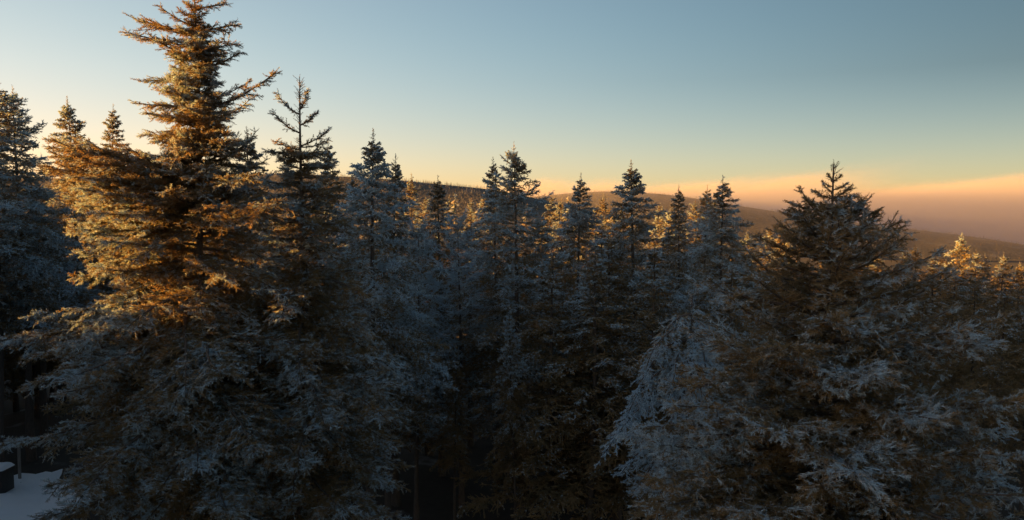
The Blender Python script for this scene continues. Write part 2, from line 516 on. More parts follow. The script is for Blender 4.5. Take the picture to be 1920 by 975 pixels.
def bough(seed, L, curve, tw_step=0.075, sh_step=0.065, sh_len=0.11, K=22, nl=0.033, nw=0.008, core=0.007, width=0.36, hang=0.25, bare=0.10, wood=True):
    """One bough along +X: curved axis, two rows of side twigs, shoots on the twigs, needles on the shoots."""
    rng = np.random.RandomState(seed)
    a, b, c = curve
    sh_len = min(sh_len, 0.10 * L + 0.05)
    nl = min(nl, 0.035 * L + 0.022)
    wob = rng.uniform(-0.04, 0.04, 2)
    def ax(s):
        return np.stack([L * s, L * (wob[0] * np.sin(s * 3.1) + wob[1] * np.sin(s * 6.0)), L * (a * s + b * s ** 2 + c * s ** 3)], -1)
    tubP, tubQ, tr0, tr1 = [], [], [], []
    ss = np.linspace(0, 1, 13)
    pa = ax(ss)
    R = 0.008 + 0.011 * L
    rad = R * (1 - ss) ** 0.8 + 0.004
    tubP.append(pa[:-1]); tubQ.append(pa[1:]); tr0.append(rad[:-1]); tr1.append(rad[1:])
    S0, SD, SL = [], [], []
    n_tw = max(3, int(L * (1 - bare) / min(tw_step, L / 9.0)))
    for side in (-1, 1):
        for i in range(n_tw):
            s = bare + (1 - bare) * (i + rng.rand()) / n_tw
            if rng.rand() < 0.10:
                continue
            p = ax(np.array(s))
            tn = ax(np.array(min(s + 0.02, 1.02))) - ax(np.array(s - 0.02)); tn /= np.linalg.norm(tn)
            sidev = np.array([-tn[1], tn[0], 0]); sidev /= np.linalg.norm(sidev)
            prof = min(1.0, (s - bare * 0.5) * 3.2) * (1 - s) ** 0.75
            lt = (width * L * prof + min(0.06, 0.1 * L) + 0.04 * L * rng.rand()) * rng.uniform(0.5, 1.2)
            ang = rng.uniform(0.65, 1.15)
            d = tn * math.cos(ang) + sidev * side * math.sin(ang)
            d[2] += rng.uniform(-0.42, 0.40)
            d /= np.linalg.norm(d)
            m = max(2, int(lt / 0.16) + 1)
            u = np.linspace(0, lt, m)
            q = p + d * u[:, None]
            q[:, 2] -= hang * u ** 2 * rng.uniform(0.4, 1.6)
            q += rng.randn(m, 3) * 0.008 * (u[:, None] > 0)
            tubP.append(q[:-1]); tubQ.append(q[1:])
            r = np.linspace(0.0035 + 0.004 * lt, 0.002, m)
            tr0.append(r[:-1]); tr1.append(r[1:])
            # shoots along the twig
            nsh = max(3, int(lt / sh_step * 2))
            w = (np.arange(nsh) + rng.rand(nsh)) / nsh * lt
            w[-1] = lt * 0.98
            pos = np.stack([np.interp(w, u, q[:, k]) for k in range(3)], 1)
            dq = (q[-1] - q[0]); dq /= np.linalg.norm(dq)
            sv = np.cross(dq, [0, 0, 1.0]); sv /= np.linalg.norm(sv) + 1e-9
            uv = np.cross(sv, dq)
            sg = np.where(np.arange(nsh) % 2 == 0, 1.0, -1.0)
            an = rng.uniform(0.45, 1.05, nsh); an[-1] = 0.0
            dd = dq * np.cos(an)[:, None] + sv * (sg * np.sin(an))[:, None] + uv * rng.uniform(-0.45, 0.45, nsh)[:, None]
            dd[:, 2] -= 0.25 * hang
            dd /= np.linalg.norm(dd, axis=1, keepdims=True)
            S0.append(pos); SD.append(dd)
            SL.append(sh_len * rng.uniform(0.55, 1.45, nsh) * (1.15 - 0.5 * w / lt))
    # shoots on the outer axis itself
    for i in range(max(3, int(L / 0.10))):
        s = 0.35 + 0.65 * rng.rand()
        p = ax(np.array(s))
        tn = ax(np.array(s + 0.02)) - ax(np.array(s - 0.02)); tn /= np.linalg.norm(tn)
        d = tn + rng.randn(3) * 0.45; d /= np.linalg.norm(d)
        S0.append(p[None]); SD.append(d[None]); SL.append(np.array([sh_len * rng.uniform(0.7, 1.3)]))
    S0, SD, SL = np.concatenate(S0), np.concatenate(SD), np.concatenate(SL)
    Vn, Fn = needles(rng, S0, SD, SL, K, nl, nw)
    # the needle-clad cores of twigs and shoots
    V2, F2 = tubes(S0, S0 + SD * SL[:, None], np.full(len(S0), core), np.full(len(S0), core * 0.45))
    V3, F3 = tubes(np.concatenate(tubP[1:]), np.concatenate(tubQ[1:]), np.concatenate(tr0[1:]) + core * 0.5, np.concatenate(tr1[1:]) + core * 0.5)
    Fq = np.concatenate([F2, F3 + len(V2)])
    Fn = np.concatenate([Fn, np.concatenate([Fq[:, [0, 1, 2]], Fq[:, [0, 2, 3]]]) + len(Vn)])
    Vn = np.concatenate([Vn, V2, V3])
    if not wood:
        return Vn, Fn, np.zeros((0, 3)), np.zeros((0, 4), int)
    Vt, Ft = tubes(tubP[0], tubQ[0], tr0[0], tr1[0], 5)
    return Vn, Fn, Vt, Ft

CURVES = {'up': (0.05, 0.28, 0.0), 'spare': (-0.05, 0.30, 0.0), 'flat': (0.12, -0.22, 0.12), 'droop': (0.22, -0.62, 0.22), 'hang': (0.42, -0.95, 0.1)}
BOUGHS = {}
def bough_mesh(size, style, k):
    key = (size, style, k)
    if key not in BOUGHS:
        seed = abs(hash((size * 100, {'up': 1, 'flat': 2, 'droop': 3, 'hang': 4, 'rime': 5, 'spare': 6}[style], k))) % 99991
        kw = {}
        st = style
        if style == 'rime':
            st = 'hang'
            kw = dict(K=24, nl=0.034, nw=0.010, core=0.009, hang=0.7, sh_len=0.10, tw_step=0.10, sh_step=0.075)
        elif style == 'spare':
            kw = dict(width=0.22, tw_step=0.10, sh_step=0.085, K=22)
        elif style == 'up':
            kw = dict(width=0.22, tw_step=0.085, K=20)
        elif style == 'hang':
            kw = dict(hang=0.6)
        Vn, Fn, Vt, Ft = bough(seed, size, CURVES[st], **kw)
        Va = np.concatenate([Vn, Vt])
        BOUGHS[key] = mesh_np('branch', Va, [Fn, Ft + len(Vn)], [M_NEEDLE, M_BARK], [0, 1], tip=np.clip(Va[:, 0] / size, 0, 1.1))
    return BOUGHS[key]

SIZES = (0.35, 0.7, 1.2, 1.9, 2.8, 3.8)

def trunk_mesh(H, r0, lean, seed, sides=9, nseg=18):
    rng = np.random.RandomState(seed)
    t = np.linspace(0, 1, nseg)
    zz = -0.35 + t * (H + 0.35)
    cx_ = lean[0] * t ** 1.5 + 0.05 * np.sin(t * 7 + rng.rand() * 6)
    cy_ = lean[1] * t ** 1.5 + 0.05 * np.sin(t * 6 + rng.rand() * 6)
    cx_ *= (1 - t ** 6); cy_ *= (1 - t ** 6)
    cx_ += lean[0] * t ** 6; cy_ += lean[1] * t ** 6
    r = r0 * (1 - t) ** 0.9 + 0.008 + 0.35 * r0 * np.exp(-t * 28)
    a = np.arange(sides) / sides * 2 * np.pi
    rr_ = r[:, None] * (1 + 0.07 * rng.randn(nseg, sides))
    X = cx_[:, None] + rr_ * np.cos(a); Y = cy_[:, None] + rr_ * np.sin(a)
    Z = np.repeat(zz[:, None], sides, 1)
    V = np.stack([X, Y, Z], -1).reshape(-1, 3)
    i = np.arange(nseg - 1)[:, None] * sides; k = np.arange(sides)[None]
    f = np.stack([i + k, i + (k + 1) % sides, i + sides + (k + 1) % sides, i + sides + k], -1).reshape(-1, 4)
    return mesh_np('trunk', V, [f], [M_BARK], smooth=True), (lambda z: (np.interp(z, zz, cx_), np.interp(z, zz, cy_)))

def place_branch(parent, P, T, rng, frost, style=None, roll=0.25):
    """Copy of a shared bough from P on the trunk to its tip at T."""
    d = T - P
    L = d.length
    size = min(SIZES, key=lambda s: abs(math.log(s / L)))
    el = d.z / L
    if style is None:
        style = 'up' if el > 0.30 else ('flat' if el > -0.15 else 'droop')
    me = bough_mesh(size, style, rng.randrange(3 if size < 2 else 4))
    a, b, c = CURVES['hang' if style == 'rime' else style]
    tilt0 = math.atan(a + b + c)
    s = L / (size * math.hypot(1, a + b + c))
    az = math.atan2(d.y, d.x)
    pitch = math.asin(max(-1, min(1, el))) - tilt0
    M = Matrix.Translation(P) @ Matrix.Rotation(az, 4, 'Z') @ Matrix.Rotation(-pitch, 4, 'Y') @ Matrix.Rotation(rng.uniform(-roll, roll), 4, 'X') @ Matrix.Diagonal((s, s * rng.uniform(0.85, 1.15) * rng.choice((-1, 1)), s, 1))
    o = bpy.data.objects.new('branch', me)
    COL.objects.link(o)
    o.parent = parent
    o.matrix_local = M
    o['frost'] = frost
    return o

def near_spruce(label, top_px, Y, r0, radius, tips, fill_from, fill_n, frost, seed, lean=(0, 0), style=None, whorl_top=0.0, depth=0.5, el_top=50, el_low=-14, group=None, frost_top=None, spare=0.0, thick=None):
    """A close spruce: trunk and crown > branches. 'tips' are boughs read off the photograph as (row where the bough leaves the trunk,
    tip column, tip row, how far the tip stands in front of (-) or behind (+) the trunk); the rest fill the crown."""
    rng = random.Random(seed)
    top = at(*top_px, Y)
    base = Vector((top.x - lean[0], Y - lean[1], gz(top.x, Y)))
    H = top.z - base.z
    root = link('spruce_tree', None)
    root.location = base
    tag(root, label, 'tree', group)
    tm, cen = trunk_mesh(H, r0, lean, seed, 10, 24)
    link('trunk', tm, root)
    # crown mesh: leading shoot with its short twigs
    rs = np.random.RandomState(seed)
    n = 70
    z = H - 1.3 * (rs.rand(n) ** 1.2)
    c = np.stack([*cen(z), z], 1)
    az = rs.rand(n) * 6.283
    e = rs.uniform(0.5, 1.2, n)
    D = np.stack([np.cos(az) * np.cos(e), np.sin(az) * np.cos(e), np.sin(e)], 1)
    D[0] = (0.02, 0, 1); c[0, 2] = H - 0.05
    Ln = 0.06 + 0.10 * rs.rand(n)
    Vn, Fn = needles(rs, c, D, Ln, 18, 0.024, 0.006)
    Vt, Ft = tubes(c, c + D * Ln[:, None], np.full(n, .004), np.full(n, .002))
    crown = link('crown', mesh_np('crown', np.concatenate([Vn, Vt]), [Fn, Ft + len(Vn)], [M_NEEDLE, M_BARK], [0, 1], tip=np.full(len(Vn) + len(Vt), 0.6)), root)
    crown['frost'] = frost
    def frost_at(t_):
        return frost if frost_top is None else frost_top + (frost - frost_top) * min(1.3, max(0.0, t_ / 6.0 if Y > 10 else t_ / 3.0))
    crown['frost'] = frost_at(0)
    def on_trunk(z_):
        x, y = cen(z_)
        return Vector((float(x), float(y), z_))
    for (ay, tx, ty, dy) in tips:
        za = at(top_px[0], ay, Y).z - base.z
        T = at(tx, ty, Y + dy) - base
        place_branch(crown, on_trunk(za), T, rng, frost_at(H - T.z) + rng.uniform(-.08, .08), 'spare' if H - T.z < spare else (style if rng.random() < 0.85 else None))
    ga = 2.39996
    for k in range(fill_n):
        u = (k + rng.random()) / fill_n
        t = whorl_top + (fill_from - whorl_top) * u ** 1.0          # metres below the tip
        R = radius(t) * rng.uniform(0.6, 1.12)
        azm = k * ga + rng.uniform(-0.4, 0.4)
        elv = math.radians(el_top + (el_low - el_top) * min(1, t / 3.2) ** 0.6 + rng.uniform(-9, 9))
        P = on_trunk(H - t)
        dz = math.tan(elv) * R
        T = P + Vector((math.cos(azm) * R, math.sin(azm) * R, min(dz, t - 0.22 - 0.5 * R if t > 0.4 else dz)))
        place_branch(crown, P, T, rng, frost_at(t) + rng.uniform(-.1, .1), 'spare' if t < spare else style)
    if thick:                                                        # extra short boughs that close up part of the crown
        n_, t0_, t1_, r_ = thick
        for k in range(n_):
            t = t0_ + (t1_ - t0_) * (k + rng.random()) / n_
            R = radius(t) * r_ * rng.uniform(0.45, 1.0)
            azm = k * ga + rng.uniform(-0.6, 0.6)
            P = on_trunk(H - t)
            T = P + Vector((math.cos(azm) * R, math.sin(azm) * R, R * rng.uniform(-0.15, 0.55)))
            place_branch(crown, P, T, rng, frost_at(t) + rng.uniform(-.1, .1), style, 0.5)
    return root

# ---- the tall spruce with its sunlit crown
left_tips = [
    (335, 122, 272, -.1), (345, 104, 292, -.5), (358, 94, 318, -.2), (340, 160, 262, -.3), (380, 112, 338, -.8), (392, 124, 362, -.4), (415, 148, 385, -.9), (428, 135, 412, -.5), (450, 155, 438, -1.0), (350, 150, 300, -.8), (365, 180, 330, -1.0), (400, 170, 372, -1.2), (470, 170, 500, -.8), (500, 140, 520, -1.0),
    (95, 236, 60, -.3), (70, 252, 36, .3), (120, 300, 78, -.7), (150, 262, 152, .1), (205, 252, 193, -.3), (190, 300, 170, -.6), (240, 275, 212, -.5), (265, 268, 252, .2), (300, 264, 292, -.5),
    (20, 425, 6, .1), (62, 446, 46, .2), (50, 300, 12, -.2), (105, 432, 80, -.4), (128, 452, 98, .2), (205, 520, 138, -.2), (190, 470, 150, .4), (235, 468, 184, -.5), (250, 436, 206, .1), (280, 432, 262, -.6),
    (345, 108, 262, -.4), (335, 150, 268, .6), (372, 88, 312, -.6), (365, 130, 330, -1.2), (392, 140, 352, -1.3), (410, 180, 400, -1.5), (440, 132, 430, -.9), (470, 175, 452, -1.6), (500, 150, 470, -.3), (520, 190, 505, -1.4),
    (560, 65, 590, -.8), (600, -20, 640, -.9), (595, 30, 632, -.2), (630, 60, 670, -1.2), (650, 160, 700, -1.5), (700, 165, 770, -1.2), (760, 150, 830, -1.0), (830, 90, 910, -1.3), (900, 60, 975, -1.6), (880, 150, 950, -2.0),
    (320, 475, 248, .5), (340, 500, 300, .4), (360, 470, 330, -1.2), (400, 520, 380, -1.6), (560, 330, 740, -2.4), (600, 420, 700, -2.6), (640, 330, 745, -2.3), (700, 470, 850, -2.3), (760, 370, 880, -2.6), (800, 300, 920, -2.4), (860, 430, 960, -2.6),
]
near_spruce('tall spruce standing above all others, left side of its upper crown glowing orange', (364, -22), 13.0, 0.19,
            lambda t: 0.10 + 0.27 * t if t < 3 else (min(2.7, 0.95 + 0.62 * (t - 3)) if t < 6.8 else 2.0), left_tips, 10.5, 250, 0.30, 11, whorl_top=0.1, el_top=42, el_low=-12, frost_top=-0.12, thick=(120, 0.4, 3.6, 0.95))

# ---- the thin-topped spruce whose lower crown mixes with it
mid_tips = [
    (215, 516, 172, 0), (205, 575, 172, .1), (250, 510, 208, -.2), (235, 592, 212, .1), (280, 520, 262, .3), (275, 617, 240, 0), (300, 605, 268, -.3), (290, 500, 285, -.4), (320, 625, 310, .2), (350, 490, 340, -.5), (360, 640, 352, -.2), (390, 480, 372, -.5),
    (420, 650, 420, -.4), (470, 690, 500, .2), (520, 700, 560, -.4), (560, 690, 620, -.8), (590, 745, 690, -.6), (600, 765, 715, -.3), (640, 762, 800, -.7), (690, 735, 720, -1.2), (700, 720, 790, -1.4), (760, 748, 838, -.8), (820, 720, 905, -1.0), (870, 735, 905, -.2), (900, 715, 975, -1.2), (880, 650, 960, -1.8),
    (600, 560, 720, -2.0), (680, 600, 800, -2.0), (760, 560, 880, -2.2), (520, 520, 600, -1.8),
]
near_spruce('slender spruce with a thin open top pressed against the tall orange-lit one', (562, 152), 13.6, 0.13,
            lambda t: 0.12 + 0.30 * t if t < 4 else min(2.0, 1.3 + 0.12 * (t - 4)), mid_tips, 8.6, 120, 0.36, 23, whorl_top=1.1, el_top=45, el_low=-20, frost_top=-0.1, spare=1.2, thick=(56, 1.2, 4.4, 0.9))

# ---- the dark spruce at the right
right_tips = [
    (338, 1552, 326, 0), (340, 1576, 328, .03), (350, 1543, 340, .05), (356, 1588, 344, -.03), (372, 1528, 358, 0), (376, 1604, 366, .05), (392, 1512, 374, .1), (398, 1618, 392, -.1), (425, 1496, 396, -.1),
    (360, 1545, 345, 0), (372, 1592, 352, .1), (395, 1482, 378, -.1), (420, 1500, 352, .1), (440, 1455, 420, -.2), (410, 1610, 385, -.1), (440, 1622, 372, .2), (455, 1646, 398, 0), (520, 1690, 424, .1), (500, 1650, 430, -.3), (480, 1480, 432, -.4),
    (560, 1400, 470, -.2), (580, 1420, 520, -.7), (640, 1370, 560, -.5), (560, 1700, 500, -.4), (640, 1790, 575, -.3), (720, 1888, 592, -.3), (700, 1840, 640, -.7), (700, 1350, 640, -.8), (760, 1290, 690, -.5), (800, 1215, 800, -.8), (780, 1260, 760, -1.2), (860, 1225, 900, -.9),
    (900, 1215, 960, -1.1), (800, 1870, 760, -.8), (860, 1915, 850, -.9), (920, 1920, 930, -1.0), (620, 1540, 600, -1.3), (680, 1480, 650, -1.5), (720, 1620, 700, -1.6), (800, 1420, 800, -1.7), (850, 1700, 840, -1.7), (900, 1560, 900, -1.9), (940, 1400, 960, -1.7),
]
near_spruce('bushy dark spruce with upswept branch tips and a bare spiky leader, in full shade', (1563, 313), 9.0, 0.12,
            lambda t: 0.10 + 0.72 * t ** 0.95 if t < 2.5 else min(2.5, 1.82 + 0.3 * (t - 2.5)), right_tips, 5.6, 160, 0.14, 37, whorl_top=0.45, el_top=48, el_low=4, frost_top=-0.3, spare=1.25)

# ---- the small tree thick with rime
rime_tips = [(590, 1225, 668, -.3), (610, 1205, 700, -.8), (640, 1185, 745, -.5), (680, 1170, 790, -.7), (715, 1150, 830, -.4), (740, 1118, 862, -.5), (775, 1160, 888, -.9), (800, 1190, 925, -1.1), (620, 1330, 720, -1.2), (650, 1300, 780, -1.3),
             (700, 1350, 800, -1.0), (720, 1245, 840, -1.3), (760, 1290, 890, -1.4), (820, 1320, 960, -1.4), (600, 1350, 670, -.6), (640, 1370, 730, .2), (850, 1225, 970, -1.0), (660, 1240, 760, -1.2), (700, 1305, 835, -1.4)]
near_spruce('young spruce thick with pale blue rime, its boughs hanging straight down', (1298, 555), 15.5, 0.10,
            lambda t: 0.12 + 0.30 * t if t < 3 else 1.05, rime_tips, 6.5, 22, 1.15, 51, whorl_top=0.2, style='rime', el_top=10, el_low=-45)

# ------------------------------------------------------------------ crowns of the middle-distance trees
def crown_mesh(seed, H, bottom, radius, kw, n_per_m, el_top, el_low, style=None, leader=True):
    """One whole crown as a mesh, 'bottom' metres of bare trunk."""
    rng = random.Random(seed)
    rs = np.random.RandomState(seed)
    lib = {}
    Vs, Fs, mi, n = [], [], [], 0
    NV, NF, TV, nv, TP = [], [], [], 0, []
    t = 0.30
    k = 0
    while t < H - bottom:
        R = radius(t) * rng.uniform(0.55, 1.15)
        if rng.random() < 0.06:
            R *= 1.3
        az = k * 2.39996 + rng.uniform(-.5, .5)
        elv = el_top + (el_low - el_top) * min(1, t / 4.0) ** 0.6 + rng.uniform(-10, 10)
        L = R / max(0.35, math.cos(math.radians(elv)))
        size = min((0.3, 0.6, 1.0, 1.5, 2.2, 3.0), key=lambda s: abs(math.log(s / max(L, .05))))
        st = style or ('up' if elv > 18 else ('flat' if elv > -10 else 'droop'))
        v = rng.randrange(3)
        key = (size, st, v)
        if key not in lib:
            lib[key] = bough(seed * 31 + len(lib), size, CURVES[st], **kw)
        Vn, Fn, Vt, Ft = lib[key]
        a, b, c = CURVES[st]
        s = L / size
        M = Matrix.Translation((0, 0, H - t)) @ Matrix.Rotation(az, 4, 'Z') @ Matrix.Rotation(-(math.radians(elv) - math.atan(a + b + c)), 4, 'Y') @ Matrix.Rotation(rng.uniform(-.3, .3), 4, 'X') @ Matrix.Diagonal((s, s * rng.uniform(.85, 1.2), s, 1))
        A = np.array(M)
        NF.append(Fn + nv); nv += len(Vn); TP.append(np.clip(Vn[:, 0] / size, 0, 1.1)); NV.append(Vn @ A[:3, :3].T + A[:3, 3])
        if len(Vt):
            TV.append((Vt @ A[:3, :3].T + A[:3, 3], Ft))
        t += (0.5 + 0.5 * rng.random()) / (n_per_m(t))
        k += 1
    if leader:
        m = 22
        z = H - 0.75 * rs.rand(m) ** 0.8
        c = np.stack([0 * z, 0 * z, z], 1); c[0] = (0, 0, H - .1); c[1] = (0, 0, H - .02)
        az = rs.rand(m) * 6.283; e = rs.uniform(.4, 1.1, m)
        D = np.stack([np.cos(az) * np.cos(e), np.sin(az) * np.cos(e), np.sin(e)], 1)
        D[0] = D[1] = (0, 0, 1)
        Vn, Fn = needles(rs, c, D, 0.03 + .10 * rs.rand(m) + .12 * (H - z), 10, .05, .02)
        NV.append(Vn); NF.append(Fn + nv); TP.append(np.full(len(Vn), 0.6))
    V1 = np.concatenate(NV)
    F1 = np.concatenate(NF)
    if TV:
        off, VT, FT = len(V1), [], []
        for v_, f_ in TV:
            VT.append(v_); FT.append(f_ + off); off += len(v_)
        return mesh_np('crown', np.concatenate([V1] + VT), [F1, np.concatenate(FT)], [M_NEEDLE, M_BARK], [0, 1])
    return mesh_np('crown', V1, [F1], [M_NEEDLE], tip=np.concatenate(TP))

KW_MID = dict(tw_step=0.19, sh_step=0.16, sh_len=0.16, K=8, nl=0.085, nw=0.030, core=0.014, wood=False, hang=0.3)
KW_BACK = dict(tw_step=0.30, sh_step=0.30, sh_len=0.26, K=5, nl=0.14, nw=0.06, core=0.03, wood=False, hang=0.3)
HP = 13.0
PROTO = {}
def spruce_radius(w):
    return lambda t: w * (0.03 + 0.44 * t if t < 2.5 else 0.33 + 0.32 * t if t < 5.8 else min(2.7, 2.18 + 0.12 * (t - 5)))
for i in range(5):
    PROTO['mid', i] = (crown_mesh(100 + i, HP, 5.2, spruce_radius((1.0, .9, 1.1, .95, 1.15)[i]), KW_MID, lambda t: 9 + 13 * math.exp(-t / 2.2), (38, 32, 42, 36, 28)[i], (-12, -18, -5, -22, -15)[i]),
                       trunk_mesh(HP, 0.15, (0, 0), 200 + i, 7, 10)[0])
PROTO['rime', 0] = (crown_mesh(130, HP, 3.5, lambda t: 0.35 + 0.42 * t ** .8 if t < 5 else 2.0, dict(KW_MID, nl=.065, nw=.016, K=9), lambda t: 8, 62, 20), trunk_mesh(HP, 0.12, (0, 0), 230, 7, 10)[0])
for i in range(4):
    PROTO['back', i] = (crown_mesh(140 + i, HP, 2.5, spruce_radius((1.0, .85, 1.1, .95)[i]), KW_BACK, lambda t: 6 + 8 * math.exp(-t / 1.6), (38, 40, 34, 32)[i], (-10, -15, -18, -8)[i]),
                        trunk_mesh(HP, 0.15, (0, 0), 240 + i, 6, 8)[0])

trng = random.Random(77)
def tree(kind, i, label, top, frost, group=None, wide=1.0, lean=0.0, base=None):
    """Tree whose tip is the point 'top'; it stands on the terrain below. Crown and trunk meshes are shared by look-alikes."""
    cm, tm = PROTO[kind, i]
    b = Vector((top.x, top.y, gz(top.x, top.y)))
    h = (top.z - b.z) / HP
    root = link('spruce_tree', None)
    root.location = b
    root.rotation_euler = (trng.uniform(-.035, .035), lean + trng.uniform(-.03, .03), trng.uniform(0, 6.28))
    w = wide * (0.5 + 0.5 * h)
    root.scale = (w, w, h)
    tag(root, label, 'tree', group)
    link('trunk', tm, root)
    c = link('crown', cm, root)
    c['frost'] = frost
    return root

# the row of spruces in the middle, each read off the photograph: (tip column, tip row, distance)
for (px, py, Y, kind, i, fr, wide, label) in [
    (683, 248, 22.0, 'mid', 0, .58, .95, 'blue-grey frosted spruce with a fine pointed tip beside the thin-topped one'),
    (720, 292, 25.0, 'mid', 1, .52, .85, 'frosted spruce half hidden, its tip just lower than its blue-grey neighbour'),
    (609, 262, 27.0, 'mid', 3, .25, .8, 'spruce tip catching warm light behind the thin-topped spruce'),
    (472, 244, 20.0, 'mid', 1, .20, 1.0, 'dark spruce close behind the tall orange-lit one'),
    (828, 330, 33.0, 'mid', 3, .05, .9, 'dark unfrosted pointed spruce between frosted ones, below the lit ridge'),
    (936, 298, 33.0, 'mid', 1, .35, .85, 'slim spruce whose tip leans against the broad frosted one'),
    (978, 272, 28.0, 'mid', 2, .42, 1.0, 'broad frosted spruce with the tallest tip in the middle row'),
    (1078, 326, 33.0, 'mid', 4, .36, .8, 'frosted spruce with a narrow candle-like tip next to the broad one'),
    (1200, 304, 30.0, 'mid', 0, .30, 1.05, 'dark regular spruce with a dense symmetrical tip in the middle row'),
    (1275, 350, 36.0, 'mid', 1, .30, .85, 'spruce with orange light low on its tip beside the dark regular one'),
    (1318, 348, 38.0, 'mid', 3, .30, .8, 'thin spruce squeezed between two tips touched by orange light'),
    (1355, 332, 29.0, 'mid', 4, .45, .95, 'frosted spruce with open spreading tip at the end of the middle row'),
    (866, 414, 29.0, 'rime', 0, 1.05, .95, 'pale spruce white with rime, its fine twigs swept upward'),
    (778, 428, 28.0, 'rime', 0, .95, .85, 'low bushy spruce dusted blue with rime beneath the frosted row'),
    (38, 168, 36.0, 'mid', 2, .50, 1.1, 'frosted spruce with its tip lit brown, at the edge of the snow clearing'),
    (-32, 150, 33.0, 'mid', 4, .50, 1.2, 'wide frosted spruce with blue shaded skirts at the edge of the snow clearing'),
    (150, 186, 42.0, 'mid', 0, .30, 1.0, 'dark twin spruce, the broader of two close tips behind the tall tree'),
    (195, 198, 43.5, 'mid', 3, .25, .9, 'dark twin spruce, the narrower of two close tips behind the tall tree'),
    (70, 335, 38.0, 'mid', 1, .50, 1.15, 'low frosted spruce with pale blue boughs beside the tall orange-lit one'),
    (-25, 290, 37.0, 'mid', 3, .50, 1.2, 'frosted spruce with long blue-grey skirts overhanging the snow clearing'),
    (850, 640, 26.0, 'mid', 1, .35, .45, 'faint frosted sapling alone in the dark gap between the crowns'),
    (968, 575, 24.0, 'mid', 3, .45, .45, 'small frosted spruce below the broad one, with blue shoots'),
]:
    tree(kind, i, label, at(px, py, Y), fr - 0.02, 'spruces of the middle row', wide)

# the tree tops that show between and beyond the middle row
ANCHORS = [(364, 'the tall orange-lit spruce'), (562, 'the slender thin-topped spruce'), (683, 'the blue-grey frosted spruce'), (828, 'the dark unfrosted spruce'), (978, 'the broad frosted spruce'),
           (1078, 'the candle-tipped spruce'), (1200, 'the dark regular spruce'), (1355, 'the open-tipped frosted spruce'), (1563, 'the bushy dark spruce')]
def gap(px):
    a = [n for q, n in ANCHORS if q <= px][-1:] or [None]
    b = [n for q, n in ANCHORS if q > px][:1] or [None]
    return a[0], b[0]
def nearest(px):
    return min(ANCHORS, key=lambda q: abs(q[0] - px))[1]
for n, (px, py, Y) in enumerate([(748, 362, 75), (768, 326, 60), (798, 368, 80), (850, 366, 85), (878, 372, 90), (903, 362, 70), (1035, 366, 70), (1052, 372, 60), (1112, 384, 75), (1130, 364, 80), (1150, 388, 80), (1165, 392, 60),
        (1240, 382, 70), (1258, 384, 55), (1300, 376, 60), (1335, 372, 65), (1384, 418, 62), (1405, 432, 70), (1440, 428, 75), (1468, 422, 58)]):
    a, b = gap(px)
    label = {768: 'thin far spruce top standing up against the level ridge', 1130: 'thin far spruce top standing up against the foggy ridge',
             1384: 'small bright orange spruce top beside the open-tipped frosted spruce', 1468: 'rounded bright orange spruce top beside the bushy dark spruce'}.get(
             px, 'distant spruce top touched by orange sun, between %s and %s' % (a.replace('the ', '', 1), b.replace('the ', '', 1)))
    tree('back', n % 4, label, at(px, py, Y), 0.30, 'lit spruce tops beyond the middle row')
for n, (px, py, Y) in enumerate([(1610, 476, 52), (1650, 470, 70), (1690, 465, 62), (1720, 460, 66), (1750, 472, 60), (1772, 482, 75), (1808, 438, 55), (1838, 470, 62), (1852, 478, 68), (1878, 476, 52), (1908, 492, 60),
        (1940, 480, 56), (1728, 543, 34), (1785, 500, 50), (1830, 520, 45), (1885, 540, 40), (1700, 520, 42), (1640, 505, 46), (1930, 560, 34), (1990, 520, 40)]):
    label = {1808: 'slim orange-lit spruce tip rising highest on the slope below the fog bank', 1878: 'broad orange-lit spruce top on the slope below the fog bank',
             1728: 'small spruce tip just above an upswept bough of the bushy dark spruce', 1610: 'orange spruce top showing through the crown of the bushy dark spruce',
             1650: 'distant spruce top showing past the upper twigs of the bushy dark spruce'}.get(
             px, 'low spruce top crowded on the slope below the fog bank' if py < 500 else 'shaded spruce in front of the crowded slope below the fog bank')
    tree('back', (n + 1) % 4, label, at(px, py, Y), 0.30, 'spruce tops on the slope below the fog bank')
# dim trees filling the wood behind the middle row
for n, (px, py, Y) in enumerate([(650, 330, 34), (740, 400, 30), (800, 420, 36), (880, 410, 38), (1020, 400, 38), (1120, 420, 36), (1160, 440, 28), (1250, 430, 40), (1030, 470, 25), (1110, 470, 24), (1230, 460, 24), (1400, 470, 34),
        (1380, 500, 22), (560, 330, 32), (430, 330, 36), (300, 300, 40), (250, 330, 30), (100, 400, 50), (60, 420, 43), (15, 420, 45), (-60, 400, 50), (-40, 430, 42), (110, 440, 44), (40, 460, 48), (90, 480, 47), (-10, 470, 46),
        (900, 470, 42), (960, 430, 48), (700, 420, 44), (1450, 520, 30), (1500, 520, 40), (1330, 450, 44)]):
    label = 'shaded spruce in the dark wood behind the snow clearing' if px < 150 else 'shaded spruce in the dark wood %s %s' % ('close behind' if Y < 35 else 'well behind', nearest(px))
    tree('back', n % 4, label, at(px, py, Y), 0.15, 'shaded spruces deep in the wood', 1.1)
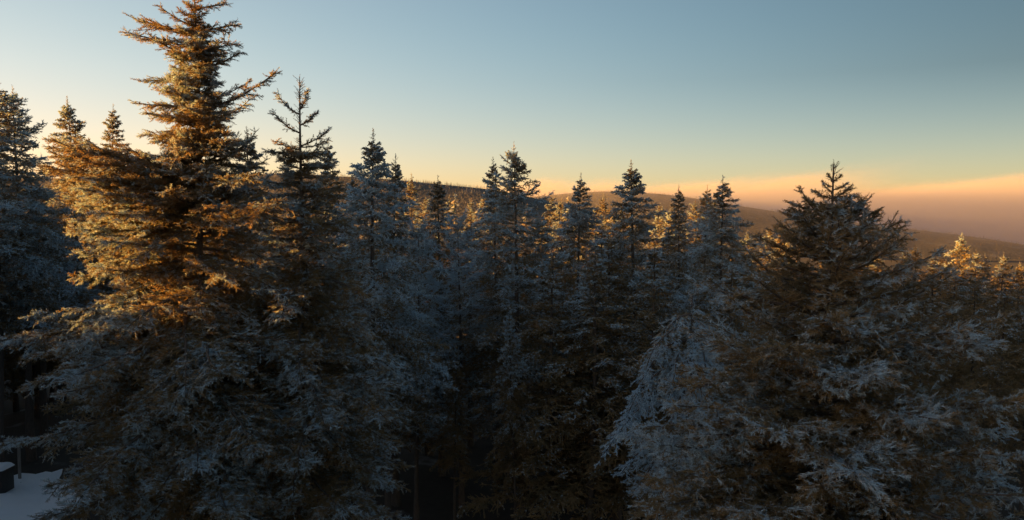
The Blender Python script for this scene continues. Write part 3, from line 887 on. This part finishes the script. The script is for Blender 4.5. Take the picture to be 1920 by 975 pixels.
# the wood goes on round the viewpoint, left and right of the view and behind it; unseen, placed for their shade
orng = random.Random(5)
for n, (x, y, top) in enumerate([(-9.5, 7.2, 3.2), (-10.5, 9.2, 3.2), (-14, 8.6, 3.6), (-12.5, 6.2, 3.0), (-17, 6.8, 3.4), (-17, 16.6, 1.8), (-21, 17.2, 2.2), (-25, 17, 2.6), (-10, 4, 2.0), (-14, 3.5, 2.5), (-19, 5, 3.0), (-30, 22, 5.0), (-34, 35, 6), (-33, 28, 6), (-46, 33, 7),
        (9.5, 7.0, 0.5), (13, 11, 0.8), (11, 3, 0.5), (16, 16, 0), (20, 21, -1), (-14, -3, 1), (15, -6, 0), (19, 5, -0.5), (24, 13, -1)]):
    tree('back', n % 4, 'unseen spruce of the wood that closes round the viewpoint', Vector((x, y, CAM_Z + top)), 0.2, 'spruces round the viewpoint', 1.15)

# thick wood on the sunward side: it throws the long shadow over the middle row; a gap lets the sun through to the tall tree
SUN_K = math.cos(SUN_AZ) / abs(math.sin(SUN_AZ))
lrs = np.random.RandomState(19)
pts, hts = [], []
for xx in np.arange(-75, -9, 3.0):
    for yy in np.arange(-3, 60, 3.0):
        x, y = xx + lrs.uniform(-1.3, 1.3), yy + lrs.uniform(-1.3, 1.3)
        if x > -0.72 * max(y, 0) - 4.0 or (x > -9 and y < 3):
            continue
        D = -x
        yc = 13.0 + SUN_K * (D - 5.2)
        g0, g1 = yc - 3.0, yc + 2.0
        if 19 < y < 41 and x > -31:
            continue
        if g0 < y < g1:
            top = -0.9 + 0.079 * (D - 7) + lrs.uniform(-0.9, 0.4)
        elif y > 42 + SUN_K * D:
            top = -3.2 + 0.079 * (D + 30) + lrs.uniform(-1, 0)
        elif y <= g0:
            top = 2.6 + 0.075 * D + lrs.uniform(-1, 1)
        elif y > 34:
            top = 4.6 + 0.075 * D + lrs.uniform(-1.0, 1.0)
        else:
            top = 2.8 + 0.075 * D + lrs.uniform(-1.2, 1.0)
        zb = gz(x, y) - 0.1
        pts.append((x, y, zb)); hts.append((CAM_Z + top - zb) / 1.03)
joined_wood('far_forest', 'dense spruce wood on the sunward side of the snow clearing', pts, hts, THICK_PROTOS, M_NEEDLE, 0.25, 12)

# the forest beyond, too dense to count
frs = np.random.RandomState(9)
pts, hts = [], []
for yy in np.arange(80, 330, 6.5):
    for xx in np.arange(-0.75 * yy, 0.85 * yy, 6.5):
        x, y = xx + frs.uniform(-2.5, 2.5), yy + frs.uniform(-2.5, 2.5)
        h = frs.uniform(9, 13)
        pts.append((x, y, gz(x, y) - 0.2)); hts.append(h)
cut = next(k for k, p in enumerate(pts) if p[1] > 130)
joined_wood('far_forest', 'spruce forest close behind the countable trees', pts[:cut], hts[:cut], NEXT_PROTOS, M_NEEDLE, 0.3, 10)
joined_wood('far_forest', 'dense spruce forest filling the valley beyond the countable trees', pts[cut:], hts[cut:], FAR_PROTOS, M_NEEDLE, 0.3, 11)

# ------------------------------------------------------------------ bank of fog over the far ridge
def fog_material():
    """Fog thickening downward from an uneven, torn upper surface."""
    m = bpy.data.materials.new('fog')
    m.use_nodes = True
    N, L = m.node_tree.nodes, m.node_tree.links
    for n in list(N):
        N.remove(n)
    o = N.new('ShaderNodeOutputMaterial')
    v = N.new('ShaderNodeVolumePrincipled')
    v.inputs['Color'].default_value = (0.62, 0.62, 0.73, 1)
    v.inputs['Anisotropy'].default_value = 0.1
    geo = N.new('ShaderNodeNewGeometry')
    sep = N.new('ShaderNodeSeparateXYZ')
    L.new(geo.outputs['Position'], sep.inputs[0])
    mp = N.new('ShaderNodeMapping')
    mp.inputs['Scale'].default_value = (1, 0.12, 1.6)
    L.new(geo.outputs['Position'], mp.inputs['Vector'])
    n1 = noise(N, L, 1 / 300.0, 6.0, mp.outputs[0], 0.62)
    h = math_node(N, L, 'SUBTRACT', FOG_TOP, sep.outputs['Z'])              # metres below the mean top
    h = math_node(N, L, 'ADD', h, math_node(N, L, 'MULTIPLY', math_node(N, L, 'SUBTRACT', n1.outputs[0], 0.5), 230.0))
    xin = math_node(N, L, 'MULTIPLY', math_node(N, L, 'SUBTRACT', sep.outputs['X'], 900.0), 1 / 1100.0)   # thinner towards the left
    xin = math_node(N, L, 'MINIMUM', xin, 0.0)
    h = math_node(N, L, 'ADD', h, math_node(N, L, 'MULTIPLY', xin, 55.0))
    d = math_node(N, L, 'MULTIPLY', h, 1 / 42.0, clamp=True)
    d = math_node(N, L, 'MULTIPLY', math_node(N, L, 'MULTIPLY', d, d), FOG_DENS)
    far = math_node(N, L, 'MULTIPLY', math_node(N, L, 'SUBTRACT', sep.outputs['Y'], 1800.0), 1 / 1000.0, clamp=True)   # thins out towards us
    d = math_node(N, L, 'MULTIPLY', d, math_node(N, L, 'MULTIPLY', far, far))
    L.new(d, v.inputs['Density'])
    L.new(v.outputs[0], o.inputs['Volume'])
    m.cycles.volume_step_rate = 0.12
    return m
FOG_TOP, FOG_DENS = 148.0, 0.0028
# a broad low bank: rounded plan, top well above the densest fog so that no face of it shows
nx, ny = 60, 24
fx = np.linspace(-350, 5200, nx)
FX, FV = np.meshgrid(fx, np.linspace(-1, 1, ny), indexing='ij')
bow = np.clip((fx + 350) / 1500, 0, 1)[:, None] ** 0.5 * np.clip((5200 - fx) / 800, 0, 1)[:, None] ** 0.5
FY = 2680 + FV * (80 + 960 * bow)
low = -320 - 0.085 * np.clip(FX - 700, 0, 4000) + 0 * FV
up = 250 + 0 * FX
n0 = nx * ny
Vf = np.concatenate([np.stack([FX, FY, up], -1).reshape(-1, 3), np.stack([FX, FY, low], -1).reshape(-1, 3)])
g = grid_faces(nx, ny)
idx = np.arange(n0).reshape(nx, ny)
rim = np.concatenate([idx[:, 0], idx[-1, 1:], idx[-2::-1, -1], idx[0, -2:0:-1]])
nxt = np.roll(rim, -1)
side = np.stack([rim, rim + n0, nxt + n0, nxt], 1)
fog = link('fog_bank', mesh_np('fog_bank', Vf, [g, g[:, ::-1] + n0, side], [fog_material()]))
tag(fog, 'bank of pink and orange fog lying over the far ridge', 'fog', kind='stuff')

# ------------------------------------------------------------------ fence post, rail and snow-capped box at the edge of the clearing
def add_box(V, Fq, c, s, jit=0.0, seed=0):
    r = random.Random(seed)
    n = len(V)
    for dz in (-1, 1):
        for dx, dy in ((-1, -1), (1, -1), (1, 1), (-1, 1)):
            V.append((c[0] + dx * s[0] / 2 + r.uniform(-jit, jit), c[1] + dy * s[1] / 2 + r.uniform(-jit, jit), c[2] + dz * s[2] / 2 + r.uniform(-jit, jit)))
    Fq += [(n + 3, n + 2, n + 1, n), (n + 4, n + 5, n + 6, n + 7), (n, n + 1, n + 5, n + 4), (n + 1, n + 2, n + 6, n + 5), (n + 2, n + 3, n + 7, n + 6), (n + 3, n, n + 4, n + 7)]

def box_obj(name, parent, boxes, mat, bevel=0.01, jit=0.004):
    V, Fq = [], []
    for k, (c, s) in enumerate(boxes):
        add_box(V, Fq, c, s, jit, k + len(name))
    o = link(name, mesh_np(name, V, [Fq], [mat]), parent)
    bv = o.modifiers.new('bevel', 'BEVEL'); bv.width = bevel; bv.segments = 2
    return o

def snow_cap(name, parent, c, sx, sy, h):
    n, m = 14, 10
    u = np.linspace(-1, 1, n)[:, None]; v = np.linspace(-1, 1, m)[None, :]
    e = (1 - np.abs(u) ** 6) * (1 - np.abs(v) ** 6)
    X = c[0] + u * sx / 2 + 0 * v; Y = c[1] + v * sy / 2 + 0 * u
    Z = c[2] + h * e ** 0.5 * (0.8 + 0.4 * fbm(X * 3, Y * 3, 4))
    return link(name, mesh_np(name, np.stack([X, Y, Z], -1).reshape(-1, 3), [grid_faces(n, m)], [M_SNOW], smooth=True), parent)

pF = at(37, 892, 33.5); bz = gz(pF.x, 33.5)
fence = link('wooden_fence', None); fence.location = (pF.x, 33.5, bz)
tag(fence, 'weathered fence with one thin post and a rail at the edge of the snow clearing', 'fence')
box_obj('post', fence, [((0, 0, 0.85), (0.09, 0.09, 1.9))], M_WOOD)
for k in range(1, 3):
    box_obj('post', fence, [((-1.7 * k, 0.1 * k, 0.82), (0.09, 0.09, 1.8))], M_WOOD)
box_obj('rail', fence, [((-1.75, 0.16, 1.62), (3.6, 0.04, 0.11))], M_WOOD)
box_obj('rail', fence, [((-2.55, 0.17, 1.28), (2.0, 0.05, 0.30))], M_WOOD)
pB = at(-8, 915, 31.5); bz = gz(pB.x, 31.5)
bin_ = link('storage_box', None); bin_.location = (pB.x, 31.5, bz + 0.08)
tag(bin_, 'dark wooden box under a smooth cap of snow in the clearing', 'box')
box_obj('box_body', bin_, [((0, 0, 0.42), (1.0, 0.8, 0.88))], M_DARK, 0.02)
for k in range(3):
    box_obj('board', bin_, [((0, -0.412, 0.16 + 0.28 * k), (1.02, 0.025, 0.26))], M_DARK)
box_obj('lid', bin_, [((0, 0, 0.89), (1.1, 0.9, 0.06))], M_DARK)
snow_cap('snow_cap', bin_, (0, 0, 0.921), 1.08, 0.88, 0.16)
